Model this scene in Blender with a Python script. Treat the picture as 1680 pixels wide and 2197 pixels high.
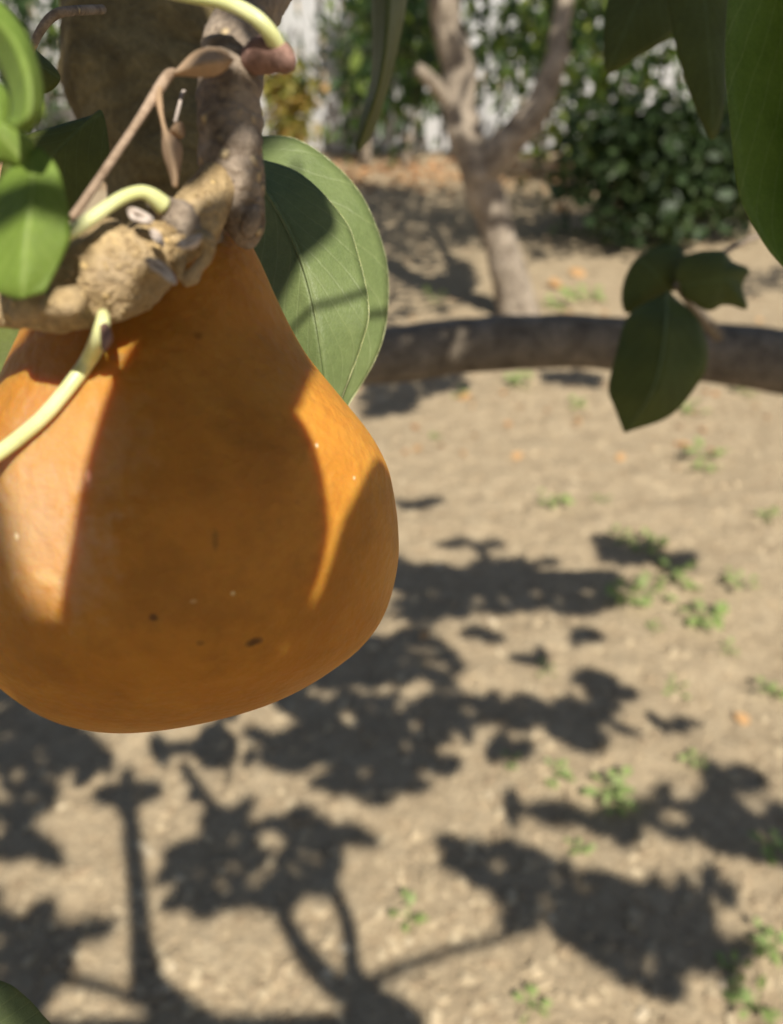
import bpy, bmesh, math, random
import numpy as np
from mathutils import Vector, noise
from mathutils.bvhtree import BVHTree

for o in list(bpy.data.objects):
    bpy.data.objects.remove(o)
scene = bpy.context.scene
col = scene.collection
R = math.radians

# ------------------------------------------------------------------ camera
PITCH = R(35.0); CAMZ = 1.30; HFOV = R(34.0)
cam_d = bpy.data.cameras.new('camera')
cam = bpy.data.objects.new('camera', cam_d); col.objects.link(cam)
cam.location = (0, 0, CAMZ); cam.rotation_euler = (R(90) - PITCH, 0, 0)
cam_d.sensor_fit = 'VERTICAL'; cam_d.sensor_height = 36.0
cam_d.lens = 18.0 / math.tan(HFOV)
cam_d.clip_start = 0.005; cam_d.clip_end = 400
cam_d.dof.use_dof = True; cam_d.dof.focus_distance = 0.17
cam_d.dof.aperture_fstop = 10.5
scene.camera = cam

# ------------------------------------------------------------------ sky, sun, exposure
SUN_EL = R(52); SUN_AZ = R(20)          # behind the camera, a little to the right
S = Vector((math.sin(SUN_AZ) * math.cos(SUN_EL), -math.cos(SUN_AZ) * math.cos(SUN_EL), math.sin(SUN_EL)))
world = bpy.data.worlds.new('World'); scene.world = world; world.use_nodes = True
wn = world.node_tree.nodes; wl = world.node_tree.links
sky = wn.new('ShaderNodeTexSky'); sky.sky_type = 'NISHITA'; sky.sun_disc = False
sky.sun_elevation = SUN_EL; sky.sun_rotation = math.atan2(S.x, S.y)
wn['Background'].inputs[1].default_value = 0.056
wl.new(sky.outputs[0], wn['Background'].inputs[0])
sun_d = bpy.data.lights.new('sun', 'SUN'); sun_d.energy = 5.0; sun_d.angle = R(0.53); sun_d.color = (1.0, 0.95, 0.83)
sun = bpy.data.objects.new('sun', sun_d); col.objects.link(sun)
sun.rotation_euler = S.to_track_quat('Z', 'Y').to_euler(); sun.location = S * 30
scene.view_settings.view_transform = 'Standard'; scene.view_settings.look = 'None'
scene.view_settings.exposure = 0.50; scene.view_settings.gamma = 1
scene.view_settings.use_curve_mapping = False
scene.render.engine = 'CYCLES'
scene.cycles.use_denoising = True
scene.cycles.max_bounces = 8; scene.cycles.transmission_bounces = 6
scene.cycles.use_adaptive_sampling = True

# ------------------------------------------------------------------ pixel <-> place (photo read at 1680 x 2196)
FPX = 1098 / math.tan(HFOV)
UP = Vector((0, math.sin(PITCH), math.cos(PITCH))); FW = Vector((0, math.cos(PITCH), -math.sin(PITCH))); RT = Vector((1, 0, 0))
CAM = Vector((0, 0, CAMZ))
def ray(px, py): return RT * ((px - 840) / FPX) + UP * ((1098 - py) / FPX) + FW
def P(px, py, d): return CAM + ray(px, py) * d
def G(px, py, z=0.0):
    r = ray(px, py); return CAM + r * ((z - CAMZ) / r.z)
def PY(px, py, Y):
    r = ray(px, py); return CAM + r * (Y / r.y)
def proj(p):
    v = Vector(p) - CAM; d = v.dot(FW)
    if d < 1e-4: return None
    return (840 + v.x / d * FPX, 1098 - v.dot(UP) / d * FPX, d)

# ------------------------------------------------------------------ materials
MATS = {}
def new_mat(name):
    m = bpy.data.materials.new(name); m.use_nodes = True
    nt = m.node_tree; b = nt.nodes['Principled BSDF']
    MATS[name] = m
    return m, nt, b
def N(nt, t, **kw):
    n = nt.nodes.new(t)
    for k, v in kw.items():
        if k.startswith('i_'):
            key = k[2:]
            key = int(key) if key.isdigit() else key.replace('_', ' ')
            n.inputs[key].default_value = v
        else: setattr(n, k, v)
    return n
def ramp(nt, fac, stops):
    r = nt.nodes.new('ShaderNodeValToRGB'); nt.links.new(fac, r.inputs[0])
    e = r.color_ramp.elements
    while len(e) < len(stops): e.new(0.5)
    for i, (p, c) in enumerate(stops):
        e[i].position = p; e[i].color = (*c, 1) if len(c) == 3 else c
    return r
def mixc(nt, fac, a, b, mode='MIX'):
    m = nt.nodes.new('ShaderNodeMix'); m.data_type = 'RGBA'; m.blend_type = mode
    for sock, v in ((m.inputs[0], fac), (m.inputs[6], a), (m.inputs[7], b)):
        if hasattr(v, 'is_linked') or hasattr(v, 'links'): nt.links.new(v, sock)
        elif isinstance(v, (int, float)): sock.default_value = v
        else: sock.default_value = (*v, 1)
    return m.outputs[2]
def mathn(nt, op, a, b=None):
    m = nt.nodes.new('ShaderNodeMath'); m.operation = op
    for i, v in enumerate((a, b)):
        if v is None: continue
        if hasattr(v, 'links'): nt.links.new(v, m.inputs[i])
        else: m.inputs[i].default_value = v
    return m.outputs[0]
def bump(nt, b, h, strength, dist):
    n = N(nt, 'ShaderNodeBump', i_Strength=strength, i_Distance=dist)
    nt.links.new(h, n.inputs['Height']); nt.links.new(n.outputs[0], b.inputs['Normal']); return n
def coord(nt, out='Object'): return nt.nodes.new('ShaderNodeTexCoord').outputs[out]

def noise_tex(nt, vec, scale, detail=4, rough=.55, dist=0):
    n = N(nt, 'ShaderNodeTexNoise', i_Scale=scale, i_Detail=detail, i_Roughness=rough, i_Distortion=dist)
    nt.links.new(vec, n.inputs['Vector']); return n.outputs[0]

def mat_dirt():
    m, nt, b = new_mat('dirt'); c = coord(nt)
    big = noise_tex(nt, c, 1.1, 3); mid = noise_tex(nt, c, 14, 6, .68); fine = noise_tex(nt, c, 90, 4, .7)
    c1 = ramp(nt, mid, [(.3, (.31, .235, .15)), (.52, (.415, .325, .215)), (.75, (.49, .395, .27))])
    c2 = mixc(nt, mathn(nt, 'MULTIPLY', big, .55), c1.outputs[0], (.37, .285, .185))
    sp = ramp(nt, fine, [(.28, (.7, .67, .65)), (.5, (1, 1, 1)), (.72, (1.18, 1.16, 1.12))])
    c3 = mixc(nt, .8, c2, sp.outputs[0], 'MULTIPLY')
    nt.links.new(c3, b.inputs['Base Color']); b.inputs['Roughness'].default_value = .95
    b.inputs['Specular IOR Level'].default_value = .15
    h = mathn(nt, 'ADD', mathn(nt, 'MULTIPLY', mid, .7), mathn(nt, 'MULTIPLY', fine, .35))
    bump(nt, b, h, 1.0, .03)
mat_dirt()

def mat_island(name, stops, rough=.8, spec=.2, transl=0.0, tcol=None):
    m, nt, b = new_mat(name); g = nt.nodes.new('ShaderNodeNewGeometry')
    r = ramp(nt, g.outputs['Random Per Island'], stops)
    c = coord(nt); nz = noise_tex(nt, c, 25, 3)
    v = ramp(nt, nz, [(.3, (.75, .75, .75)), (.7, (1.2, 1.2, 1.2))])
    cc = mixc(nt, .7, r.outputs[0], v.outputs[0], 'MULTIPLY')
    nt.links.new(cc, b.inputs['Base Color']); b.inputs['Roughness'].default_value = rough
    b.inputs['Specular IOR Level'].default_value = spec
    if transl:
        t = nt.nodes.new('ShaderNodeBsdfTranslucent')
        tc = mixc(nt, 1.0, cc, tcol or (1.6, 1.7, .7), 'MULTIPLY')
        nt.links.new(tc, t.inputs[0])
        ms = N(nt, 'ShaderNodeMixShader', i_0=transl)
        nt.links.new(b.outputs[0], ms.inputs[1]); nt.links.new(t.outputs[0], ms.inputs[2])
        nt.links.new(ms.outputs[0], nt.nodes['Material Output'].inputs[0])
mat_island('clod', [(0, (.28, .21, .135)), (.5, (.39, .305, .2)), (.95, (.45, .36, .24)), (1, (.5, .41, .29))], .95, .1)
mat_island('litter', [(0, (.30, .14, .06)), (.3, (.42, .20, .08)), (.6, (.50, .30, .14)), (.85, (.36, .26, .17)), (1, (.6, .42, .25))], .8, .2, .2, (1.3, 1.0, .6))
mat_island('canopy_leaf', [(0, (.04, .075, .018)), (.5, (.055, .095, .024)), (1, (.075, .12, .03))], .45, .4, .12)
mat_island('far_leaf', [(0, (.018, .038, .01)), (.6, (.03, .06, .014)), (.82, (.07, .12, .025)), (1, (.2, .26, .06))], .4, .5, .35)  # mostly dark; the few bright leaves stand in for sunlit highlights
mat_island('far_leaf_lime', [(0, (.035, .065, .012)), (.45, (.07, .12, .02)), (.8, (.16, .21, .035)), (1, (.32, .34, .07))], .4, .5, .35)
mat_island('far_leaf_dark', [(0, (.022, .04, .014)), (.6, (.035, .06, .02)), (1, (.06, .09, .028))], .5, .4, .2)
mat_island('far_leaf_gold', [(0, (.16, .2, .04)), (.4, (.3, .27, .06)), (.75, (.42, .24, .07)), (1, (.12, .2, .05))], .5, .3, .35, (1.3, 1.2, .6))
mat_island('weed_leaf', [(0, (.17, .24, .09)), (.5, (.25, .33, .12)), (1, (.36, .42, .18))], .5, .35, .35)

def mat_bark(name, dark, lite, scale, bdist, lent=None, rough=.85, patch=None):
    m, nt, b = new_mat(name); c = coord(nt)
    n1 = noise_tex(nt, c, scale, 6, .62, .4); n2 = noise_tex(nt, c, scale * 6, 5, .65)
    r = ramp(nt, n1, [(.3, dark), (.7, lite)])
    v = ramp(nt, n2, [(.3, (.6, .58, .55)), (.7, (1.25, 1.25, 1.25))])
    cc = mixc(nt, .75, r.outputs[0], v.outputs[0], 'MULTIPLY')
    h = mathn(nt, 'ADD', n1, mathn(nt, 'MULTIPLY', n2, .5))
    if lent:
        vo = N(nt, 'ShaderNodeTexVoronoi', i_Scale=lent[0]); nt.links.new(c, vo.inputs['Vector'])
        f = ramp(nt, vo.outputs['Distance'], [(.12, (1, 1, 1)), (.3, (0, 0, 0))])
        gate = ramp(nt, vo.outputs['Color'], [(.45, (0, 0, 0)), (.5, (1, 1, 1))])
        ff = mixc(nt, 1.0, f.outputs[0], gate.outputs[0], 'MULTIPLY')
        cc = mixc(nt, ff, cc, lent[1])
        h = mathn(nt, 'ADD', h, mathn(nt, 'MULTIPLY', ff, .5))
    if patch:
        n4 = noise_tex(nt, c, scale * .45, 4, .6, .5)
        f4 = ramp(nt, n4, [(.46, (0, 0, 0)), (.66, (.5, .5, .5))]).outputs[0]
        cc = mixc(nt, f4, cc, patch)
    nt.links.new(cc, b.inputs['Base Color']); b.inputs['Roughness'].default_value = rough
    b.inputs['Specular IOR Level'].default_value = .25
    bump(nt, b, h, .8, bdist)
mat_bark('spur_bark', (.30, .205, .10), (.58, .43, .24), 170, .0022, (380, (.68, .48, .22)), .85, (.40, .31, .22))
mat_bark('twig_bark', (.11, .08, .058), (.42, .335, .26), 150, .002, (260, (.55, .42, .25)), .85, (.40, .34, .29))
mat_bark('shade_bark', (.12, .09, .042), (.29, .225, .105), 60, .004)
mat_bark('limb_bark', (.11, .088, .066), (.32, .26, .195), 38, .009)
mat_bark('far_bark', (.13, .10, .075), (.50, .42, .335), 14, .02)
mat_bark('bud_skin', (.17, .09, .07), (.36, .22, .18), 200, .0005)
mat_bark('dead_twig', (.22, .15, .10), (.42, .31, .23), 200, .0004)
mat_bark('scale_pale', (.36, .28, .23), (.66, .58, .54), 220, .0004)

def mat_petiole():
    m, nt, b = new_mat('petiole'); c = coord(nt)
    n = noise_tex(nt, c, 120, 3)
    r = ramp(nt, n, [(.3, (.56, .58, .24)), (.7, (.70, .70, .38))])
    nt.links.new(r.outputs[0], b.inputs['Base Color'])
    b.inputs['Roughness'].default_value = .4; b.inputs['Subsurface Weight'].default_value = .25
    b.inputs['Subsurface Scale'].default_value = .002; b.inputs['Subsurface Radius'].default_value = (1, .9, .3)
mat_petiole()

def mat_leaf(name, c0, c1, vein, transl, tint, rough=.5, vein_amt=.5, spec=.35):
    m, nt, b = new_mat(name)
    uv = coord(nt, 'UV'); sep = nt.nodes.new('ShaderNodeSeparateXYZ'); nt.links.new(uv, sep.inputs[0])
    c = coord(nt)
    n1 = noise_tex(nt, c, 55, 4, .6); n2 = noise_tex(nt, c, 600, 3, .6)
    base = ramp(nt, n1, [(.3, c0), (.7, c1)]).outputs[0]
    au = mathn(nt, 'ABSOLUTE', mathn(nt, 'SUBTRACT', sep.outputs[0], .5))
    wob = mathn(nt, 'MULTIPLY', n1, .5)
    ph = mathn(nt, 'ADD', mathn(nt, 'SUBTRACT', mathn(nt, 'MULTIPLY', sep.outputs[1], 7.5), mathn(nt, 'MULTIPLY', mathn(nt, 'POWER', au, .8), 6.5)), wob)
    fr = mathn(nt, 'ABSOLUTE', mathn(nt, 'SUBTRACT', mathn(nt, 'FRACT', ph), .5))
    sv = ramp(nt, fr, [(.0, (1, 1, 1)), (.03, (.3, .3, .3)), (.07, (0, 0, 0))]).outputs[0]
    mp = N(nt, 'ShaderNodeMapping'); mp.inputs['Scale'].default_value = (38, 70, 1); nt.links.new(uv, mp.inputs[0])
    vo = N(nt, 'ShaderNodeTexVoronoi', i_Scale=1.0); vo.feature = 'DISTANCE_TO_EDGE'; nt.links.new(mp.outputs[0], vo.inputs['Vector'])
    ret = ramp(nt, vo.outputs['Distance'], [(0, (.28, .28, .28)), (.16, (0, 0, 0))]).outputs[0]
    mv = ramp(nt, au, [(0, (1, 1, 1)), (.016, (.5, .5, .5)), (.03, (0, 0, 0))]).outputs[0]
    allv = mixc(nt, 1.0, mixc(nt, 1.0, sv, ret, 'ADD'), mv, 'ADD')
    fac = mathn(nt, 'MULTIPLY', allv, vein_amt)
    cc = mixc(nt, fac, base, vein)
    sp = ramp(nt, n2, [(.3, (.85, .85, .85)), (.7, (1.12, 1.12, 1.12))]).outputs[0]
    cc = mixc(nt, .6, cc, sp, 'MULTIPLY')
    edge = ramp(nt, n1, [(.62, (0, 0, 0)), (.8, (.5, .5, .5))]).outputs[0]
    nt.links.new(cc, b.inputs['Base Color']); b.inputs['Roughness'].default_value = rough
    b.inputs['Specular IOR Level'].default_value = spec
    bump(nt, b, mathn(nt, 'SUBTRACT', mathn(nt, 'MULTIPLY', n2, .3), allv), .35, .0006)
    t = nt.nodes.new('ShaderNodeBsdfTranslucent'); nt.links.new(mixc(nt, 1.0, cc, tint, 'MULTIPLY'), t.inputs[0])
    ms = N(nt, 'ShaderNodeMixShader', i_0=transl)
    nt.links.new(b.outputs[0], ms.inputs[1]); nt.links.new(t.outputs[0], ms.inputs[2])
    nt.links.new(ms.outputs[0], nt.nodes['Material Output'].inputs[0])
mat_leaf('leaf_green', (.115, .155, .052), (.165, .205, .075), (.30, .34, .15), .13, (1.4, 1.5, .6), .5, .3)
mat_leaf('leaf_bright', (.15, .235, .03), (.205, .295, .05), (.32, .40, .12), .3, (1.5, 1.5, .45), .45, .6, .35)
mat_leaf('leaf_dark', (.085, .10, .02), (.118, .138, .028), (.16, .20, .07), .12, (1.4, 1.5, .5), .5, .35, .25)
mat_leaf('leaf_dry', (.45, .30, .18), (.60, .43, .29), (.66, .5, .34), .25, (1.3, 1.1, .8), .7, .25, .2)

def mat_pear(blem):
    m, nt, b = new_mat('pear_skin'); c = coord(nt)
    n1 = noise_tex(nt, c, 26, 8, .7, .5); n2 = noise_tex(nt, c, 420, 2, .5); n3 = noise_tex(nt, c, 70, 5, .68)
    cc = ramp(nt, n1, [(.3, (.43, .16, .018)), (.5, (.50, .208, .027)), (.72, (.57, .262, .044))]).outputs[0]
    ru = ramp(nt, n3, [(.46, (0, 0, 0)), (.66, (.75, .75, .75))]).outputs[0]
    cc = mixc(nt, ru, cc, (.37, .15, .02))
    vo = N(nt, 'ShaderNodeTexVoronoi', i_Scale=330.0); nt.links.new(c, vo.inputs['Vector'])
    sp = ramp(nt, vo.outputs['Distance'], [(.10, (.28, .28, .28)), (.24, (0, 0, 0))]).outputs[0]
    cc = mixc(nt, sp, cc, (.36, .17, .03))
    for (p, r, colr, st) in blem:
        sb = N(nt, 'ShaderNodeVectorMath', operation='SUBTRACT'); nt.links.new(c, sb.inputs[0]); sb.inputs[1].default_value = p
        dv = N(nt, 'ShaderNodeVectorMath', operation='DIVIDE'); nt.links.new(sb.outputs[0], dv.inputs[0]); dv.inputs[1].default_value = r
        ln = N(nt, 'ShaderNodeVectorMath', operation='LENGTH'); nt.links.new(dv.outputs[0], ln.inputs[0])
        d = mathn(nt, 'ADD', ln.outputs['Value'], mathn(nt, 'MULTIPLY', mathn(nt, 'SUBTRACT', n2, .5), .9))
        f = ramp(nt, d, [(.35, (st, st, st)), (1.0, (0, 0, 0))]).outputs[0]
        cc = mixc(nt, f, cc, colr)
    nt.links.new(cc, b.inputs['Base Color'])
    b.inputs['Roughness'].default_value = .5; b.inputs['Specular IOR Level'].default_value = .2
    b.inputs['Subsurface Weight'].default_value = .75
    b.inputs['Subsurface Radius'].default_value = (1.0, .28, .06); b.inputs['Subsurface Scale'].default_value = .0065
    bump(nt, b, mathn(nt, 'ADD', mathn(nt, 'MULTIPLY', n2, .8), n3), .42, .0015)

def mat_fence():
    m, nt, b = new_mat('white_paint'); c = coord(nt)
    mp = N(nt, 'ShaderNodeMapping'); mp.inputs['Scale'].default_value = (30, 30, 3); nt.links.new(c, mp.inputs[0])
    n = noise_tex(nt, mp.outputs[0], 1.5, 5, .6)
    oi = nt.nodes.new('ShaderNodeObjectInfo')
    r = ramp(nt, n, [(.3, (.55, .54, .55)), (.6, (.74, .73, .74))]).outputs[0]
    v = ramp(nt, oi.outputs['Random'], [(0, (.7, .7, .7)), (1, (1.05, 1.05, 1.05))]).outputs[0]
    nt.links.new(mixc(nt, 1.0, r, v, 'MULTIPLY'), b.inputs['Base Color']); b.inputs['Roughness'].default_value = .7
    bump(nt, b, n, .3, .004)
mat_fence()

# ------------------------------------------------------------------ object helpers
WL = {}
def thing(name, loc, label, cat, group=None, kind=None):
    o = bpy.data.objects.new(name, None); col.objects.link(o); o.location = loc
    o.empty_display_size = .05
    o['label'] = label; o['category'] = cat
    if group: o['group'] = group
    if kind: o['kind'] = kind
    WL[o] = Vector(loc); return o
def tag(o, label=None, cat=None, group=None, kind=None):
    if label: o['label'] = label
    if cat: o['category'] = cat
    if group: o['group'] = group
    if kind: o['kind'] = kind
    return o
def mk(name, verts, faces, mat, parent=None, uv=None, smooth=True, origin=None):
    V = np.array([tuple(v) for v in verts], dtype=float)
    c = Vector(V.mean(axis=0)) if origin is None else Vector(origin)
    me = bpy.data.meshes.new(name)
    me.from_pydata((V - np.array(c)).tolist(), [], [tuple(f) for f in faces])
    if uv is not None:
        l = me.uv_layers.new(name='UVMap')
        idx = np.empty(len(me.loops), dtype=np.int32); me.loops.foreach_get('vertex_index', idx)
        l.data.foreach_set('uv', np.array(uv, dtype=np.float32)[idx].ravel())
    if smooth: me.polygons.foreach_set('use_smooth', [True] * len(me.polygons))
    me.materials.append(MATS[mat]); me.update()
    o = bpy.data.objects.new(name, me); col.objects.link(o)
    if parent is not None:
        o.parent = parent; o.location = c - WL[parent]
    else: o.location = c
    WL[o] = c
    return o
def catmull(pts, n):
    p = [np.array(q, dtype=float) for q in pts]
    p = [2 * p[0] - p[1]] + p + [2 * p[-1] - p[-2]]
    m = len(p) - 3; out = []
    for i in range(n):
        t = i / (n - 1) * m; k = min(int(t), m - 1); t -= k
        a, b, c, d = p[k:k + 4]
        out.append(.5 * (2 * b + (c - a) * t + (2 * a - 5 * b + 4 * c - d) * t * t + (3 * b - a - 3 * c + d) * t ** 3))
    return out
def tube_geo(pts, radii, segs=12, rings=None, rough=0.0, rscale=40, seed=0, caps=True):
    n = rings or max(8, len(pts) * 4)
    C = [Vector(q[:3]) for q in catmull([tuple(p) for p in pts], n)]
    Rr = [max(1e-5, float(q[0])) for q in catmull([(r,) for r in radii], n)]
    V, F = [], []; ref = None
    for i in range(n):
        t = (C[min(i + 1, n - 1)] - C[max(i - 1, 0)]).normalized()
        if ref is None: ref = t.orthogonal().normalized()
        a = (ref - t * ref.dot(t)).normalized(); ref = a; b = t.cross(a)
        for j in range(segs):
            th = 2 * math.pi * j / segs
            dirv = a * math.cos(th) + b * math.sin(th)
            p = C[i] + dirv * Rr[i]
            if rough:
                k = noise.fractal(p * rscale + Vector((seed * 7.1, 0, 0)), 1.0, 2.0, 4)
                p = C[i] + dirv * Rr[i] * (1 + rough * k)
            V.append(p)
    for i in range(n - 1):
        for j in range(segs):
            F.append((i * segs + j, i * segs + (j + 1) % segs, (i + 1) * segs + (j + 1) % segs, (i + 1) * segs + j))
    if caps:
        V.append(C[0]); k = len(V) - 1
        for j in range(segs): F.append((k, (j + 1) % segs, j))
        V.append(C[-1]); k = len(V) - 1; o = (n - 1) * segs
        for j in range(segs): F.append((k, o + j, o + (j + 1) % segs))
    return V, F
def tube(name, pts, radii, mat, parent, **kw):
    V, F = tube_geo(pts, radii, **kw); return mk(name, V, F, mat, parent)
def ptube(name, pl, mat, parent, **kw):      # pl: (px, py, depth, radius in px)
    return tube(name, [P(a, b, d) for a, b, d, r in pl], [r / FPX * d for a, b, d, r in pl], mat, parent, **kw)

def solid(o, th):
    m = o.modifiers.new('thickness', 'SOLIDIFY'); m.thickness = th; m.offset = 0
def leaf3(left, mid, right, mat, parent, n=28, h=6, ripple=.0006, cup=.0, th=.0004, rib=.0007, seed=0, conv=None, petiole=None, margin=0, ribmat=None):
    cv = conv or (lambda q: P(*q))
    L = [cv(q) for q in catmull(left, n)]; M = [cv(q) for q in catmull(mid, n)]; Q = [cv(q) for q in catmull(right, n)]
    V, F, U = [], [], []
    w = 2 * h + 1
    for i in range(n):
        for j in range(w):
            t = j / h - 1
            p = M[i].lerp(L[i] if t < 0 else Q[i], abs(t))
            k = noise.noise(p * 55 + Vector((seed * 3.3, 1, 2))) * ripple * (.3 + abs(t))
            p = p + FW * (k + cup * (1 - t * t))
            V.append(p); U.append((j / (w - 1), i / (n - 1)))
    for i in range(n - 1):
        for j in range(w - 1):
            F.append((i * w + j, i * w + j + 1, (i + 1) * w + j + 1, (i + 1) * w + j))
    o = mk('leaf', V, F, mat, parent, U); solid(o, th)
    if rib:
        pts = [V[i * w + h] - FW * rib * .4 for i in range(0, n, 3)]
        tube('midrib', pts, [rib * (1 - .75 * k / len(pts)) for k in range(len(pts))], ribmat or ('petiole' if mat == 'leaf_bright' else mat), o, segs=6)
    if margin:
        pts = [V[i * w + w - 1] for i in range(0, n, 2)]
        tube('margin', pts, [margin] * len(pts), 'petiole', o, segs=6, rings=n * 2)
    if petiole:
        tube('petiole', [cv(q[:3]) for q in petiole], [q[3] for q in petiole], 'petiole', o, segs=10)
    return o
def polyleaf(poly, mat, parent, axis, conv, th=.0004, rings=7, cup=.003, ripple=.0006, seed=0, smooth_n=56, petiole=None, nrm=None, rag=0.0):
    pp = catmull([(*q,) for q in poly + [poly[0]]], smooth_n + 1)[:-1]
    c = sum(pp) / len(pp)
    V, F, U = [], [], []
    a0, a1 = np.array(axis[0], float), np.array(axis[1], float); ax = a1 - a0; ln = np.linalg.norm(ax); ax /= ln
    wd = max(abs(np.cross(ax, q[:2] - a0)) for q in pp) * 2
    nr = nrm or FW
    def add(q, k):
        p = conv(q)
        p = p + nr * (cup * (k * k - .5) + ripple * (.3 + k) * noise.noise(p * 55 + Vector((seed, 3, 1))))
        V.append(p); d = q[:2] - a0
        U.append((.5 + float(np.cross(ax, d)) / wd, float(d.dot(ax)) / ln))
    add(c, 0)
    m = len(pp)
    for r in range(1, rings + 1):
        k = r / rings
        for i, q in enumerate(pp):
            kk = k
            if rag and r == rings: kk = k * (1 + rag * noise.noise(Vector((i * .9, seed, 0))))
            add(c + (q - c) * kk, k)
    for i in range(m): F.append((0, 1 + i, 1 + (i + 1) % m))
    for r in range(rings - 1):
        for i in range(m):
            a = 1 + r * m; F.append((a + i, a + m + i, a + m + (i + 1) % m, a + (i + 1) % m))
    o = mk('leaf', V, F, mat, parent, U); solid(o, th)
    if petiole:
        tube('petiole', [Vector(q[0]) for q in petiole], [q[1] for q in petiole], 'petiole', o, segs=8)
    return o

# many small leaves gathered into one mesh
LEAFV = np.array([(0, 0, 0), (-.22, .15, .03), (-.30, .42, .05), (-.2, .75, .03), (0, 1, -.03), (.2, .75, .03), (.30, .42, .05), (.22, .15, .03), (0, .33, 0), (0, .68, 0)], float)
LEAFF = [(0, 8, 1), (1, 8, 2), (2, 8, 9), (2, 9, 3), (3, 9, 4), (0, 7, 8), (7, 6, 8), (6, 9, 8), (6, 5, 9), (5, 4, 9)]
def leaf_mesh(items, name, mat, parent=None, origin=None):
    """items: (base point, direction along, normal, length, width factor)"""
    Vs, Fs = [], []; k = 0
    for p, d, nn, ln, wf in items:
        d = d.normalized(); x = d.cross(nn).normalized(); z = x.cross(d)
        M = np.array([x * ln * wf, d * ln, z * ln])
        Vs.append(LEAFV @ M + np.array(p)); Fs.extend([(a + k, b + k, c + k) for a, b, c in LEAFF]); k += len(LEAFV)
    return mk(name, np.concatenate(Vs), Fs, mat, parent, smooth=False, origin=origin)
def rvec(rng): return Vector((rng.gauss(0, 1), rng.gauss(0, 1), rng.gauss(0, 1)))

# ------------------------------------------------------------------ ground
def gh(x, y):
    v = Vector((x, y, 0))
    d = math.hypot(x, y)
    return .018 * noise.noise(v * 1.3) + .010 * noise.noise(v * 4.1) + (.0085 * noise.noise(v * 11) + .0065 * noise.noise(v * 27) if d < 9 else 0)
def build_ground():
    n = 420
    def warp(t): return math.copysign(abs(t) ** 1, t) * 2.3 + 90 * (t ** 7 if t > 0 else -((-t) ** 7))
    xs = [warp(-1 + 2 * i / (n - 1)) for i in range(n)]
    ys = [1.9 + warp(-1 + 2 * i / (n - 1)) * 1.15 for i in range(n)]
    V = [(x, y, gh(x, y)) for y in ys for x in xs]
    F = [(j * n + i, j * n + i + 1, (j + 1) * n + i + 1, (j + 1) * n + i) for j in range(n - 1) for i in range(n - 1)]
    o = mk('ground', V, F, 'dirt', origin=(0, 0, 0)); o['kind'] = 'structure'
    o['label'] = 'bare tan garden soil with scattered clods'
build_ground()

rng = random.Random(4)
def build_clods():
    Vs, Fs = [], []; k = 0
    base = np.array([(-1, -1, -.4), (1, -1, -.4), (1, 1, -.4), (-1, 1, -.4), (-.6, -.6, .6), (.6, -.5, .7), (.5, .6, .6), (-.6, .5, .75)], float)
    fc = [(0, 1, 5, 4), (1, 2, 6, 5), (2, 3, 7, 6), (3, 0, 4, 7), (4, 5, 6, 7)]
    for i in range(22000):
        y = .3 + 3.6 * rng.random() ** 1.7
        x = rng.uniform(-1, 1) * (0.6 + .62 * y)
        big = rng.random() ** 6
        s = .0013 + .0028 * rng.random() + .010 * big
        sc = np.array([s * rng.uniform(.7, 1.6), s * rng.uniform(.5, 1), s * rng.uniform(.35, .8)])
        a = rng.uniform(0, 6.28); ca, sa = math.cos(a), math.sin(a)
        v = (base + np.array([[rng.uniform(-.25, .25) for _ in range(3)] for _ in range(8)])) * sc
        v = v @ np.array([[ca, sa, 0], [-sa, ca, 0], [0, 0, 1]])
        Vs.append(v + np.array((x, y, gh(x, y) + s * .15))); Fs.extend([tuple(q + k for q in f) for f in fc]); k += 8
    o = mk('soil_clods', np.concatenate(Vs), Fs, 'clod', smooth=False, origin=(0, 1.5, 0))
    tag(o, 'small crumbs, chips and clods of dry tan soil', 'soil clods', kind='stuff')
build_clods()

# ------------------------------------------------------------------ fence
FY = 7.55
def build_fence():
    f = thing('wooden_fence', (0, FY, 0), 'white painted board fence along the back of the garden', 'fence')
    x = -6.3; r = random.Random(2)
    while x < 6.3:
        w = r.choice([.13, .14, .145]); h = 1.95 + r.uniform(-.02, .02); y = FY + r.uniform(-.006, .006)
        V = [(x, y, .03), (x + w, y, .03), (x + w, y, h), (x, y, h), (x, y + .022, .03), (x + w, y + .022, .03), (x + w, y + .022, h), (x, y + .022, h)]
        mk('board', V, [(0, 1, 2, 3), (5, 4, 7, 6), (1, 5, 6, 2), (4, 0, 3, 7), (3, 2, 6, 7), (4, 5, 1, 0)], 'white_paint', f, smooth=False)
        x += w + r.choice([.025, .035, .05, .03])
    for z in (.35, 1.0, 1.65):
        V = [(a, b, c) for a in (-6.3, 6.3) for b in (FY + .03, FY + .07) for c in (z - .045, z + .045)]
        mk('rail', V, [(0, 1, 3, 2), (4, 6, 7, 5), (0, 4, 5, 1), (2, 3, 7, 6), (1, 5, 7, 3), (0, 2, 6, 4)], 'white_paint', f, smooth=False)
    for i in range(7):
        a = -6 + 2 * i
        V = [(a + dx, FY + .075 + dy, z) for dx in (0, .09) for dy in (0, .09) for z in (-.05, 1.9)]
        mk('post', V, [(0, 1, 3, 2), (4, 6, 7, 5), (0, 4, 5, 1), (2, 3, 7, 6), (1, 5, 7, 3), (0, 2, 6, 4)], 'white_paint', f, smooth=False)
build_fence()

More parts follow.
